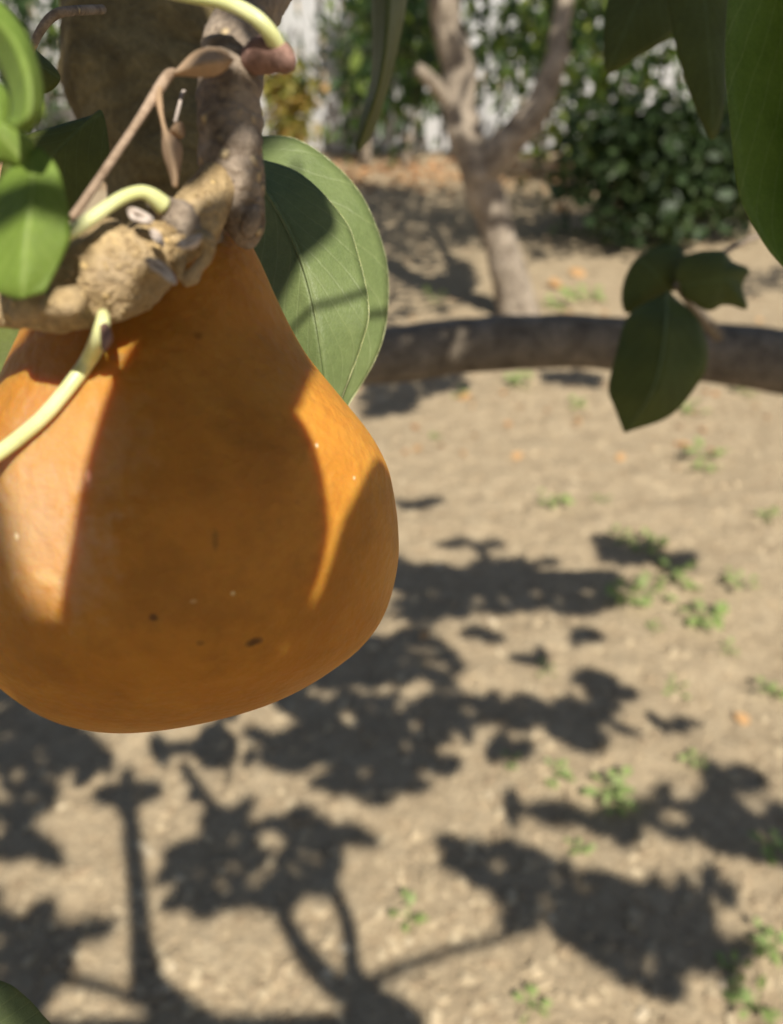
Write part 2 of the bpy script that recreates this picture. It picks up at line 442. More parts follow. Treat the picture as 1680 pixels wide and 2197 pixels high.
# ------------------------------------------------------------------ far tree
def foliage(name, c, rad, n, size, mat, parent, seed, droop=.5, wf=.8, clumps=14):
    r = random.Random(seed); items = []
    cl = []
    for _ in range(clumps):
        v = rvec(r).normalized() * r.random() ** .4
        cl.append(Vector((c[0] + v.x * rad[0], c[1] + v.y * rad[1], c[2] + v.z * rad[2])))
    for i in range(n):
        q = r.choice(cl) + Vector((r.gauss(0, rad[0] * .24), r.gauss(0, rad[1] * .24), r.gauss(0, rad[2] * .26)))
        if q.z < .03: continue
        d = rvec(r).normalized() + Vector((0, 0, -droop)); nn = rvec(r).normalized() + Vector((0, -.3, .8))
        items.append((q, d, nn, size * r.uniform(.45, 1.45), wf * r.uniform(.8, 1.2)))
    return leaf_mesh(items, name, mat, parent)
def build_far_tree():
    Y = 3.45
    b = PY(1125, 690, Y); b.z = 0
    t = thing('garden_tree', b, 'grey-barked forked fruit tree growing in the bare soil before the fence', 'tree')
    q = lambda px, py, dy=0: PY(px, py, Y + dy)
    def rad(w): return w / 2 / FPX * 2.85
    base = q(1118, 680); base.z = -.05
    tube('trunk', [base, q(1105, 640), q(1080, 545), q(1052, 450), q(1030, 385), q(1012, 330)], [rad(118), rad(102), rad(88), rad(84), rad(92), rad(82)], 'far_bark', t, segs=18, rings=40, rough=.14, rscale=9, seed=1)
    a = tube('limb', [q(1030, 380), q(1005, 310), q(985, 230, .03), q(985, 150, .05), q(962, 60, .05), q(945, -40, .05), q(930, -160, .1), q(900, -300, .2)], [rad(84), rad(82), rad(80), rad(76), rad(70), rad(62), rad(50), rad(40)], 'far_bark', t, segs=16, rings=44, rough=.12, rscale=9, seed=2)
    tube('stub', [q(975, 235, .02), q(945, 195), q(912, 160, -.05), q(895, 145, -.06)], [rad(38), rad(34), rad(30), rad(24)], 'far_bark', a, segs=12, rough=.1, rscale=12)
    bl = tube('limb', [q(1028, 385), q(1065, 335, -.02), q(1115, 280, -.05), q(1160, 215, -.06), q(1190, 130, -.05), q(1205, 40, 0), q(1225, -70, .05), q(1260, -250, .1)], [rad(70), rad(80), rad(72), rad(62), rad(48), rad(40), rad(34), rad(26)], 'far_bark', t, segs=14, rings=44, rough=.1, rscale=10, seed=3)
    tube('stub', [q(1170, 190, -.05), q(1195, 150, 0), q(1225, 110, .05)], [rad(26), rad(20), rad(12)], 'far_bark', bl, segs=10)
    # crown: mostly above the picture, some sprays hang into it
    items = []; r = random.Random(11)
    cl = []
    for _ in range(60):
        v = rvec(r).normalized() * r.random() ** .35
        cl.append(Vector((b.x - .05 + v.x * 1.1, Y + .25 + v.y * .9, 2.15 + v.z * .75)))
    for _ in range(44):   # hanging sprays
        px = r.choice([r.uniform(720, 900), r.uniform(1080, 1400), r.uniform(850, 1000)])
        cl.append(PY(px, r.uniform(-60, 190), Y + r.uniform(.3, 2.2)))
    for i in range(4600):
        q2 = r.choice(cl) + Vector((r.gauss(0, .14), r.gauss(0, .14), r.gauss(0, .13)))
        items.append((q2, rvec(r).normalized() + Vector((0, 0, -.9)), rvec(r).normalized() + Vector((0, -.4, .6)), r.uniform(.05, .095), r.uniform(.7, .9)))
    tag(leaf_mesh(items, 'crown', 'far_leaf', t), kind='stuff')
build_far_tree()

# ------------------------------------------------------------------ shrubs in front of the fence
def shrub(name, px, pyb, Y, rad, n, size, mat, label, seed, droop=.6, wf=.8, z=None, clumps=14, stems=3):
    g = PY(px, pyb, Y); b = Vector((g.x, Y, 0))
    t = thing(name, b, label, 'shrub')
    cz = z if z is not None else rad[2] * .95
    r = random.Random(seed)
    for s in range(stems):
        e = b + Vector((r.uniform(-.6, .6) * rad[0], r.uniform(-.5, .5) * rad[1], cz + rad[2] * r.uniform(0, .6)))
        tube('stem', [b + Vector((r.uniform(-.05, .05), 0, -.03)), b.lerp(e, .5) + Vector((r.uniform(-.06, .06), 0, .05)), e], [.018, .013, .005], 'far_bark', t, segs=7)
    tag(foliage('crown', (b.x, Y, cz), rad, n, size, mat, t, seed, droop, wf, clumps), kind='stuff')
    return t
shrub('leafy_shrub', 790, 330, 7.0, (.30, .25, .7), 620, .11, 'far_leaf', 'tall green shrub with drooping leaves against the fence, beside the golden bush', 21, .9, .6, 1.05)
shrub('golden_bush', 615, 330, 6.6, (.27, .2, .36), 1100, .07, 'far_leaf_gold', 'small yellow and orange bush by the fence behind the pear branch', 22, .3, .9, .42, 14, 2)
shrub('leafy_shrub', 880, 330, 6.9, (.3, .25, .6), 520, .10, 'far_leaf', 'thin green shrub showing behind the stub of the forked tree', 23, .9, .6, .85)
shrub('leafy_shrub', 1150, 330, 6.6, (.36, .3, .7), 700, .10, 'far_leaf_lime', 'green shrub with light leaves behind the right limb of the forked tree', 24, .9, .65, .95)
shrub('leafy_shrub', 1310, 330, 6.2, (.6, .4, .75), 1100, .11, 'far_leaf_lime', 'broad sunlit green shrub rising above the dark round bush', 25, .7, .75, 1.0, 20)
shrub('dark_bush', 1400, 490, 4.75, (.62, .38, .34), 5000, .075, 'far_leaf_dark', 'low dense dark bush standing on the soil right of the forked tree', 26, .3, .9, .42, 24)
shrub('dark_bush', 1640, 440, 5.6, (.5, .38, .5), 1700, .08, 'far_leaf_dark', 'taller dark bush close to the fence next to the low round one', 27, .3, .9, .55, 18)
def hedge():  # dark backing added behind the boards to darken gaps and block sky
    t = thing('hedge', (0, 8.7, 0), 'tall dark hedge added as backing behind the white board fence', 'hedge')
    for k in range(9):
        x = -6.4 + 1.6 * k
        tube('trunk', [(x, 8.7, -.05), (x + .05, 8.7, .8), (x, 8.72, 1.7)], [.05, .04, .02], 'far_bark', t, segs=8)
    r = random.Random(5); items = []
    for i in range(15000):
        items.append((Vector((r.uniform(-7, 7), 8.7 + r.gauss(0, .22), r.uniform(.02, 2.3))), rvec(r).normalized() + Vector((0, 0, -.3)), rvec(r).normalized() + Vector((0, -.5, .5)), r.uniform(.07, .13), 1.0))
    tag(leaf_mesh(items, 'foliage', 'far_leaf_dark', t), kind='stuff')
hedge()
shrub('leafy_shrub', 60, 330, 6.9, (.6, .3, .8), 1100, .10, 'far_leaf', 'green shrub at the fence seen through the pear leaves', 28, .8, .7, .95)
shrub('leafy_shrub', 480, 330, 7.0, (.5, .3, .8), 900, .10, 'far_leaf', 'green shrub at the fence hidden behind the pear spur', 29, .8, .7, 1.0)
def far_litter():
    r = random.Random(8); items = []
    for i in range(2600):
        Y = r.gauss(6.75, .38); x = r.uniform(-3.6, 3.8)
        if Y > 7.5: continue
        p = Vector((x, Y, gh(x, Y) + .004 + .015 * r.random()))
        a = r.uniform(0, 6.28)
        items.append((p, Vector((math.cos(a), math.sin(a), r.uniform(-.1, .3))), Vector((r.gauss(0, .3), r.gauss(0, .3), 1)), r.uniform(.035, .075), r.uniform(.8, 1.3)))
    for i in range(260):
        Y = r.uniform(2.2, 6.2); x = r.uniform(-.4, 1) * (.3 + .5 * Y)
        p = Vector((x, Y, gh(x, Y) + .004)); a = r.uniform(0, 6.28)
        items.append((p, Vector((math.cos(a), math.sin(a), r.uniform(0, .2))), Vector((r.gauss(0, .2), r.gauss(0, .2), 1)), r.uniform(.02, .045), 1))
    tag(leaf_mesh(items, 'leaf_litter', 'litter'), 'strip of rusty orange fallen leaves along the foot of the fence', 'fallen leaves', kind='stuff')
far_litter()

# ------------------------------------------------------------------ weeds and fallen leaves
WLEAF = None
def weed(px, py, size, nl, seed, label):
    g = G(px, py); g.z = gh(g.x, g.y)
    r = random.Random(seed)
    t = thing('weed', g, label, 'weed', 'green weeds in the soil')
    for i in range(nl):
        a = 6.283 * i / nl + r.uniform(-.5, .5); sp = r.uniform(.15, 1) * size * .5
        base = Vector((0, 0, -.003))
        tip = Vector((math.cos(a) * sp, math.sin(a) * sp, size * r.uniform(.12, .5)))
        V, F = tube_geo([g + base, g + tip * .5 + Vector((0, 0, size * .08)), g + tip], [.0013, .0011, .0009], segs=5, rings=6)
        mk('stem', V, F, 'weed_leaf', t)
        d = Vector((math.cos(a), math.sin(a), r.uniform(-.2, .5)))
        leaf_mesh([(g + tip, d, Vector((r.gauss(0, .3), r.gauss(0, .3), 1)), size * r.uniform(.28, .45), r.uniform(1.0, 1.4))], 'leaf', 'weed_leaf', t)
W1 = 'small light green weed seedling growing in the bare soil'
W2 = 'larger leafy green weed clump at the end of a shadow band'
W3 = 'green weed beside the foot of the forked tree'
W4 = 'sparse weed growing just in front of the low shaded limb'
W5 = 'dark green weed standing inside the leafy ground shadow'
W6 = 'tiny green seedling alone on bright sunlit soil'
W7 = 'pale weed sprouting in open sunlit soil below the hanging leaf cluster'
WLB = {14: W3, 15: W3, 32: W3, 39: 'green weed in the tree shade behind the forked trunk', 10: W4, 16: W4, 17: W4, 12: W4, 11: W7, 13: W7, 8: W7, 9: W7, 18: W5, 29: W5, 34: W5, 30: W6, 31: W6, 33: W6, 36: W6, 37: W6, 38: W6,
       21: 'small blue-green weed alone between the twig shadows', 22: 'small weed seedling beside the branch shadows on near soil', 19: 'bushy weed at the gap between two leaf shadows', 20: 'small weed next to the bushy one between two leaf shadows'}
for k, (px, py, s, nl, lb) in enumerate([
    (1185, 1085, .075, 8, W1), (1395, 1185, .09, 9, W2), (1330, 1160, .06, 6, W1), (1450, 1245, .09, 9, W2), (1330, 1285, .085, 8, W2),
    (1390, 1285, .08, 8, W2), (1500, 1330, .09, 9, W1), (1580, 1260, .07, 7, W1), (1510, 985, .10, 9, W1), (1500, 1010, .06, 6, W1),
    (1240, 870, .07, 6, W1), (1480, 880, .09, 8, W1), (1330, 855, .07, 7, W1), (1590, 840, .08, 7, W1), (1205, 660, .14, 9, W1),
    (1270, 640, .12, 8, W1), (1110, 830, .10, 8, W1), (990, 850, .06, 6, W1), (1195, 1670, .05, 7, W1), (1300, 1710, .075, 9, W1),
    (1330, 1740, .05, 7, W1), (875, 1970, .05, 7, W1), (1140, 2165, .045, 6, W1), (1660, 1490, .06, 7, W1), (1490, 1640, .05, 6, W1),
    (1650, 2040, .06, 9, W1), (1565, 2085, .05, 6, W1), (1615, 2165, .06, 8, W1), (1650, 1830, .06, 7, W1), (1240, 1830, .04, 6, W1),
    (1170, 1445, .04, 5, W1), (1400, 1350, .04, 5, W1), (930, 650, .1, 7, W1), (1450, 1475, .045, 5, W1), (1100, 1640, .035, 5, W1),
    (1640, 1120, .06, 6, W1), (1290, 1080, .045, 5, W1), (935, 940, .04, 5, W1), (1560, 1400, .04, 5, W1), (1190, 500, .13, 7, W1)]):
    weed(px, py, s, nl, 100 + k, WLB.get(k, lb))
def fallen(px, py, size, mat, label, seed):
    g = G(px, py); g.z = gh(g.x, g.y) + .006; r = random.Random(seed); a = r.uniform(0, 6.28)
    o = leaf_mesh([(g, Vector((math.cos(a), math.sin(a), .25)), Vector((.1, -.5, 1)), size, 1.2)], 'fallen_leaf', mat)
    tag(o, label, 'leaf', 'fallen leaves on the bare soil')
for k, (px, py, s) in enumerate([(1205, 612, .10), (1255, 595, .10), (985, 855, .05), (1098, 985, .04), (1325, 990, .04), (1470, 485, .13), (1610, 1545, .035), (1245, 905, .035), (905, 1385, .03), (1190, 455, .1)]):
    fallen(px, py, s, 'litter', {0: 'bright orange fallen leaf among weeds by the forked tree', 1: 'bright orange fallen leaf among weeds by the forked tree', 2: 'yellowish fallen leaf in front of the low shaded limb', 5: 'orange fallen leaf in front of the low dark bush', 9: 'orange fallen leaf in the shade behind the forked trunk'}.get(k, 'single small dry orange leaf lying on sunlit soil'), 300 + k)

# ------------------------------------------------------------------ the pear
PD = .165; PK = .35
prof = [(500, 452, 512), (520, 405, 538), (548, 320, 556), (590, 205, 578), (640, 130, 602), (700, 82, 634), (765, 56, 672), (855, 25, 742), (925, 0, 795), (993, -25, 830), (1060, -42, 849), (1120, -50, 857),
        (1204, -54, 855), (1297, -45, 834), (1378, -20, 787), (1443, 30, 706), (1490, 76, 622), (1520, 115, 535), (1545, 165, 440), (1560, 212, 360), (1568, 262, 300)]
def pear_depth(y): return PD + (y - 1100) / FPX * PD * PK
def build_pear():
    pr = catmull([(y if y < 1200 else y - 12 * (y - 1200) / 368, l, r + 12 * max(0, min(1, (y - 700) / 300))) for y, l, r in prof], 90); V, F = [], []; m = 80
    for i, (y, l, r) in enumerate(pr):
        d = pear_depth(y); c = P((l + r) / 2, y, d); hw = max(.0003, (r - l) / 2 / FPX * d) * .97
        for j in range(m):
            a = 2 * math.pi * j / m
            p = c + RT * math.cos(a) * hw + FW * math.sin(a) * hw * .96
            p = p + (p - c) * (.022 * noise.noise(p * 22) + .006 * noise.noise(p * 75) + .0018 * noise.noise(p * 260))
            V.append(p)
    n = len(pr)
    for i in range(n - 1):
        for j in range(m): F.append((i * m + j, (i + 1) * m + j, (i + 1) * m + (j + 1) % m, i * m + (j + 1) % m))
    F.append(tuple(range(m))); F.append(tuple(reversed([(n - 1) * m + j for j in range(m)])))
    return V, F
PV, PF = build_pear()
ptree = BVHTree.FromPolygons(PV, PF)
PC = sum(PV, Vector()) / len(PV)
def hit(px, py):
    h = ptree.ray_cast(CAM, ray(px, py).normalized())[0]
    return h if h is not None else P(px, py, .14)
def blemish(px, py, rx, ry, colr, st):
    h = hit(px, py) - PC; return (tuple(h), (rx, ry, ry), colr, st)
mat_pear([blemish(120, 960, .017, .017, (.56, .34, .18), .42), blemish(90, 1180, .015, .015, (.58, .36, .2), .5), blemish(60, 1080, .012, .014, (.5, .34, .2), .4), blemish(545, 1378, .0022, .0012, (.10, .045, .015), .85), blemish(330, 1325, .0009, .0009, (.1, .05, .02), .8), blemish(250, 765, .0018, .001, (.32, .16, .06), .6),
          blemish(462, 1160, .0007, .0024, (.2, .1, .02), .55), blemish(425, 720, .0012, .001, (.2, .08, .01), .6), blemish(430, 1380, .001, .0008, (.2, .09, .02), .6),
          blemish(100, 1240, .004, .002, (.62, .42, .2), .5), blemish(500, 1272, .0006, .0006, (.75, .55, .3), .8), blemish(680, 955, .0006, .0006, (.9, .75, .55), .8),
          blemish(760, 1025, .0005, .0005, (.9, .75, .55), .7), blemish(36, 1150, .0007, .0007, (.9, .75, .5), .7), blemish(190, 1020, .0006, .0012, (.9, .7, .5), .6), blemish(415, 1290, .0008, .0006, (.7, .45, .2), .5)])
pear = mk('pear', PV, PF, 'pear_skin', origin=PC)
tag(pear, 'large ripe orange pear hanging under the knobbly tan spur', 'pear')
tube('stalk', [P(455, 545, .142), P(452, 505, .136), P(442, 470, .128)], [.0026, .0022, .0024], 'twig_bark', pear, segs=10)

# ------------------------------------------------------------------ the near tree
TB = Vector((-.98, .30, 0))
tree = thing('pear_tree', TB, 'near pear tree whose leafy spur carries the big orange pear', 'tree')
tube('trunk', [TB + Vector((0, 0, -.05)), TB + Vector((.02, .01, .2)), TB + Vector((.0, .04, .5)), TB + Vector((.02, .05, .8))], [.12, .095, .085, .08], 'limb_bark', tree, segs=20, rings=30, rough=.12, rscale=12)
# low limb crossing behind the pear to the right
limb = tube('limb', [TB + Vector((0, .04, .7)), Vector((-.75, .55, .80)), P(-300, 830, .93), P(300, 800, .93), P(800, 764, .94), P(1000, 742, .94), P(1180, 733, .94), P(1340, 738, .94), P(1500, 752, .94), P(1690, 778, .94), P(1900, 800, .96), P(2200, 830, 1.0)],
            [.05, .042, .037, .036, .0350, .034, .0325, .0325, .036, .0385, .036, .03], 'limb_bark', tree, segs=28, rings=140, rough=.06, rscale=18, seed=5)
tube('twig', [P(1640, 500, .5), P(1600, 517, .49), P(1560, 537, .47), P(1500, 570, .46), P(1452, 612, .46)], [.0018, .0016, .0016, .0018, .0022], 'twig_bark', tree, segs=8)
tube('twig', [P(1452, 612, .46), P(1490, 660, .6), P(1540, 720, .85)], [.0022, .004, .007], 'limb_bark', tree, segs=8)
# shaded limb behind the spur
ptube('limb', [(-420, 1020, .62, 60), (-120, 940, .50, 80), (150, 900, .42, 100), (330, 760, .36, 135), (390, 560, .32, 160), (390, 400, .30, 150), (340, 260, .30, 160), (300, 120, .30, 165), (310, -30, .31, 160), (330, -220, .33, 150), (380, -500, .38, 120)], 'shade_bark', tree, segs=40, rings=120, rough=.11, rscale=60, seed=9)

# upper part of the fruiting branch, in front of it
br = ptube('branch', [(650, -160, .150, 50), (600, -70, .143, 52), (556, 0, .138, 54), (515, 60, .133, 58), (498, 105, .130, 63), (500, 150, .129, 66), (494, 210, .128, 66), (492, 290, .128, 67), (498, 370, .129, 66), (512, 430, .130, 58), (524, 480, .131, 46), (532, 518, .132, 27), (535, 533, .132, 4)], 'twig_bark', tree, segs=72, rings=300, rough=.13, rscale=300, seed=3)
ptube('leaf_scar', [(548, 440, .1285, 12), (540, 468, .1275, 20), (530, 498, .1285, 15), (526, 510, .129, 4)], 'twig_bark', br, segs=14)
bud = ptube('bud', [(540, 130, .125, 30), (568, 118, .123, 38), (598, 122, .122, 33), (618, 138, .121, 22), (628, 150, .121, 7)], 'bud_skin', br, segs=20, rings=30, rough=.06, rscale=200)
ptube('collar', [(436, 112, .131, 7), (462, 98, .1262, 11), (500, 108, .1245, 11), (530, 122, .125, 8)], 'twig_bark', br, segs=10)
# the swollen spur
spl = [(-130, 668, .118, 34), (-40, 662, .118, 38), (40, 655, .117, 50), (100, 636, .117, 80), (150, 616, .117, 94), (205, 598, .118, 97), (262, 575, .119, 97), (305, 556, .1205, 84), (338, 530, .121, 60), (385, 503, .1215, 58), (420, 470, .1225, 58), (448, 425, .1245, 50), (470, 380, .127, 40), (490, 330, .130, 25)]
SV, SF = tube_geo([P(a, b, d) for a, b, d, r in spl], [r / FPX * d for a, b, d, r in spl], segs=96, rings=320, rough=.085, rscale=300, seed=4)
spur = mk('spur', SV, SF, 'spur_bark', tree)
sbvh = BVHTree.FromPolygons(SV, SF)
rs = random.Random(6)
def crust():
    V, F = [], []
    for k in range(620):                              # crusty warts on the spur
        cx = rs.uniform(10, 450); cc = [np.interp(cx, [q[0] for q in spl], [q[i] for q in spl]) for i in (1, 3)]
        cy = cc[0] + rs.uniform(-.98, .98) * cc[1]
        if 100 < cx < 240 and rs.random() < .55: continue
        h, nn = sbvh.ray_cast(CAM, ray(cx, cy).normalized())[:2]
        if h is None: continue
        r0 = (2 + 5.5 * rs.random() ** 2.2) / FPX * .112
        t = nn.orthogonal().normalized() * r0
        v, f = tube_geo([h - nn * r0 * .6, h + nn * r0 * .1, h + nn * r0 * .55, h + nn * r0 * .8], [r0 * 1.15, r0, r0 * .6, r0 * .15], segs=8, rings=7, rough=.3, rscale=900, seed=k)
        o = len(V); V += v; F += [tuple(q + o for q in ff) for ff in f]
    w = mk('wart_crust', V, F, 'spur_bark', spur); w['kind'] = 'stuff'
crust()
def knob(pl, mat, nm, par=spur, rough=.18): ptube(nm, pl, mat, par, segs=18, rings=20, rough=rough, rscale=300, seed=len(pl))
knob([(95, 660, .109, 14), (118, 655, .1075, 24), (146, 645, .107, 33), (168, 640, .1085, 26), (180, 636, .110, 10)], 'spur_bark', 'bud_scar')
knob([(32, 672, .112, 20), (58, 655, .111, 34), (84, 640, .112, 36), (100, 625, .114, 22)], 'spur_bark', 'bud_scar')
knob([(326, 436, .120, 14), (350, 446, .1185, 29), (385, 470, .1185, 36), (410, 492, .1195, 30), (430, 510, .121, 12)], 'twig_bark', 'bud_base')
knob([(412, 510, .120, 10), (428, 508, .119, 22), (444, 520, .119, 22), (446, 545, .1195, 13), (430, 570, .1195, 12), (408, 596, .1197, 15), (396, 612, .12, 5)], 'spur_bark', 'bud', rough=.35)
knob([(380, 545, .1195, 10), (384, 566, .119, 15), (388, 590, .1193, 10), (392, 604, .1195, 3)], 'spur_bark', 'bud', rough=.35)
for q in ([(318, 562), (340, 566), (360, 580), (376, 600), (380, 612), (368, 604), (350, 588), (332, 578)], [(384, 532), (400, 522), (420, 514), (434, 512), (424, 524), (402, 534)],
          [(282, 456), (298, 458), (322, 470), (330, 480), (306, 478), (288, 472)], [(330, 500), (344, 508), (352, 528), (340, 520)]):
    o = polyleaf(q, 'scale_pale', spur, (q[0], q[3]), (lambda q: P(q[0], q[1], .1135)), th=.0007, rings=4, cup=-.0022, smooth_n=28); o.name = 'bud_scale'
ptube('pedicel_scar', [(225, 700, .112, 10), (228, 725, .1105, 13), (222, 750, .110, 5)], 'bud_skin', spur, segs=10)

# petioles in view
ptube('petiole', [(300, -30, .124, 13), (400, -10, .120, 14), (480, 4, .118, 15), (540, 32, .117, 16), (575, 65, .118, 17), (595, 100, .121, 19), (600, 118, .122, 18)], 'petiole', br, segs=14)
def pear_front(px, py): return (hit(px, py) - CAM).dot(FW)
pp = [(222, 672, .1150, 12), (220, 698, .1135, 16), (212, 728, .1155, 19)]
for px, py, r in ((190, 772, 17), (145, 834, 16), (85, 902, 16)): pp.append((px, py, pear_front(px, py) - .0022, r))
pp += [(0, 970, pp[-1][2] + .001, 16), (-110, 1045, pp[-1][2] - .002, 15)]
ptube('petiole', pp, 'petiole', spur, segs=16, rough=.03, rscale=300)

# leaves on the right of the pear
leaf3([(505, 330, .225), (540, 470, .225), (560, 620, .225), (600, 760, .222), (640, 860, .22), (690, 920, .218)],
      [(520, 315, .222), (620, 420, .214), (680, 540, .211), (715, 660, .211), (720, 780, .213), (700, 900, .217)],
      [(545, 292, .220), (637, 304, .222), (737, 372, .224), (800, 470, .2245), (832, 590, .2245), (815, 745, .222), (725, 905, .219)], 'leaf_green', tree, ripple=.0014, seed=1, rib=.0006, h=8, n=40, margin=.00022)
leaf3([(490, 360, .205), (500, 470, .207), (520, 600, .207), (560, 730, .206), (620, 830, .205), (690, 900, .206)],
      [(520, 345, .204), (590, 440, .199), (640, 540, .197), (670, 640, .197), (690, 760, .199), (705, 900, .205)],
      [(545, 335, .205), (644, 374, .205), (735, 465, .206), (766, 540, .206), (790, 655, .206), (778, 730, .206), (712, 905, .206)], 'leaf_green', tree, ripple=.0012, seed=2, rib=.0007, h=8, n=40, margin=.00022)

# leaves at the left edge
leaf3([(-70, 40, .100), (-25, 100, .100), (4, 150, .099), (22, 205, .098), (24, 245, .097), (14, 262, .096)],
      [(-60, 0, .096), (20, 70, .094), (55, 140, .093), (66, 205, .093), (58, 255, .0935), (30, 272, .095)],
      [(-40, -40, .097), (37, 45, .097), (70, 105, .097), (89, 175, .097), (88, 235, .096), (62, 290, .0955)], 'leaf_bright', tree, ripple=.0004, seed=3, rib=0, h=5)
D = lambda d, gx=0, gy=0: (lambda q: P(q[0], q[1], d + gx * (q[0] - 100) / 1000 + gy * (q[1] - 300) / 1000))
polyleaf([(-60, 150), (0, 170), (20, 215), (30, 275), (62, 296), (56, 335), (40, 352), (0, 340), (-70, 330)], 'leaf_bright', tree, ((-60, 200), (50, 345)), D(.102), seed=4)
leaf3([(60, 326, .104), (0, 380, .103), (-40, 460, .103), (-50, 540, .103), (-30, 610, .103), (40, 642, .103)],
      [(66, 325, .103), (72, 390, .1015), (66, 460, .1005), (58, 530, .1005), (52, 600, .101), (50, 640, .102)],
      [(90, 319, .103), (124, 360, .103), (144, 430, .1035), (150, 505, .104), (135, 550, .104), (98, 628, .1035)], 'leaf_bright', tree, ripple=.0008, seed=5, rib=0, h=6,
      petiole=[(120, 515, .1065, .0009), (150, 500, .107, .00092), (205, 462, .109, .00092), (260, 425, .111, .0009), (300, 412, .1125, .00095), (325, 420, .1140, .0012), (350, 440, .116, .0015)])
polyleaf([(60, 280), (122, 262), (190, 242), (214, 232), (228, 295), (226, 340), (184, 413), (140, 462), (60, 460), (0, 400), (10, 320)], 'leaf_dark', tree, ((215, 235), (20, 440)), D(.20, .03, .02), seed=6)
polyleaf([(40, 90), (75, 104), (124, 157), (96, 192), (50, 190), (0, 150)], 'leaf_dark', tree, ((20, 110), (120, 160)), D(.19), seed=7)
ptube('twig', [(50, 160, .185, 7), (70, 101, .18, 8), (92, 58, .178, 9), (118, 32, .178, 10), (150, 24, .18, 10), (220, 20, .2, 9)], 'twig_bark', tree, segs=10)
polyleaf([(-90, 660), (-20, 690), (70, 700), (64, 770), (46, 830), (20, 885), (-60, 910), (-120, 800)], 'leaf_dark', tree, ((-100, 680), (30, 870)), D(.235), seed=8)
polyleaf([(-120, 2080), (0, 2112), (42, 2140), (80, 2180), (112, 2230), (60, 2300), (-120, 2320), (-200, 2180)], 'leaf_green', tree, ((-180, 2140), (90, 2230)), D(.16, .02), seed=9, th=.0006)

# dead twig and its dry leaves
dt = ptube('dead_twig', [(152, 470, .112, 9), (175, 440, .113, 9), (240, 345, .117, 9), (300, 255, .120, 9), (345, 185, .122, 12), (366, 158, .122, 11), (385, 155, .122, 3)], 'dead_twig', tree, segs=12)
CV = lambda q: P(*q)
leaf3([(372, 158, .121), (420, 162, .120), (455, 162, .1195), (478, 152, .120), (500, 128, .121)], [(372, 157, .1205), (415, 142, .118), (450, 134, .117), (475, 132, .1175), (498, 127, .121)],
      [(374, 154, .121), (414, 114, .120), (448, 103, .1195), (478, 108, .120), (494, 124, .121)], 'leaf_dry', dt, n=18, h=5, rib=0, ripple=.0003)
leaf3([(340, 185, .121), (333, 210, .121), (348, 270, .121), (350, 325, .121), (366, 375, .121), (372, 402, .121)], [(342, 185, .1205), (340, 215, .1205), (352, 275, .120), (366, 325, .119), (376, 375, .1195), (376, 402, .1205)],
      [(346, 185, .121), (347, 215, .121), (356, 275, .121), (390, 314, .121), (384, 370, .121), (380, 403, .121)], 'leaf_dry', dt, n=18, h=4, rib=0, ripple=.0003)
polyleaf([(362, 277), (375, 262), (388, 261), (393, 285), (385, 293)], 'leaf_dry', dt, ((362, 277), (390, 290)), D(.122), rings=3, cup=.001, smooth_n=20)
ptube('dead_twig', [(376, 262, .1225, 4), (384, 230, .124, 4), (392, 200, .126, 4), (398, 196, .126, 3)], 'scale_pale', dt, segs=6)

# hanging dark leaf at the top, big leaf on the right edge, dark leaves between
leaf3([(792, -120, .30), (798, 0, .30), (800, 100, .30), (795, 180, .30), (772, 260, .30), (764, 315, .30)], [(830, -120, .29), (832, 0, .287), (826, 100, .287), (812, 185, .29), (786, 265, .295), (767, 322, .30)],
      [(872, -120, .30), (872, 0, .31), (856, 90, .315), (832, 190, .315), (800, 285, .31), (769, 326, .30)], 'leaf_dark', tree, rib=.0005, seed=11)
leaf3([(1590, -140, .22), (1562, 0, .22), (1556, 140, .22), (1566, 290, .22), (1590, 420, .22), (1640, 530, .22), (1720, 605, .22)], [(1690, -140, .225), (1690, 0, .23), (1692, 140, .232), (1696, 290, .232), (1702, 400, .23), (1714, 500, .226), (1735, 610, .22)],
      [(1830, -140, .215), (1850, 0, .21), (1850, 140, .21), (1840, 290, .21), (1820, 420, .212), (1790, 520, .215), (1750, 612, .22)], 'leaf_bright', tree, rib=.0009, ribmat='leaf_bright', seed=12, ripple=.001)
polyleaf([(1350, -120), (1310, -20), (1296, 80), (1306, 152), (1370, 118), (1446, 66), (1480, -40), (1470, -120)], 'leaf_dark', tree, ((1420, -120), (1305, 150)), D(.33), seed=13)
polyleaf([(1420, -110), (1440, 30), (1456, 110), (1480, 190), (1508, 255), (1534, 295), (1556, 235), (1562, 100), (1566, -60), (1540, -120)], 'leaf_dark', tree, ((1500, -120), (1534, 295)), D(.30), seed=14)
# the cluster hanging over the low limb
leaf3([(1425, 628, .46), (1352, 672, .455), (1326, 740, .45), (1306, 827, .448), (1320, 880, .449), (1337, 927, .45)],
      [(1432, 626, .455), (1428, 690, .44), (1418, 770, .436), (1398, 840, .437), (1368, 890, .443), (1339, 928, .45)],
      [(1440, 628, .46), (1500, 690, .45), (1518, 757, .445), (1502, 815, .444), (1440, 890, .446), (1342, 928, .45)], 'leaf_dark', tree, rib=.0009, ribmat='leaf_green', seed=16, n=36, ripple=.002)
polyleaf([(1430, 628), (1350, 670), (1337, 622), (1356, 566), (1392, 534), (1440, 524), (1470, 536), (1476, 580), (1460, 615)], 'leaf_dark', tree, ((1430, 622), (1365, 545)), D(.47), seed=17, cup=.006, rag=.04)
polyleaf([(1468, 632), (1454, 582), (1470, 548), (1493, 538), (1525, 534), (1558, 536), (1578, 558), (1612, 574), (1597, 610), (1607, 660), (1560, 650), (1522, 664)], 'leaf_dark', tree, ((1455, 610), (1610, 600)), D(.455), seed=18, cup=.006, rag=.05)

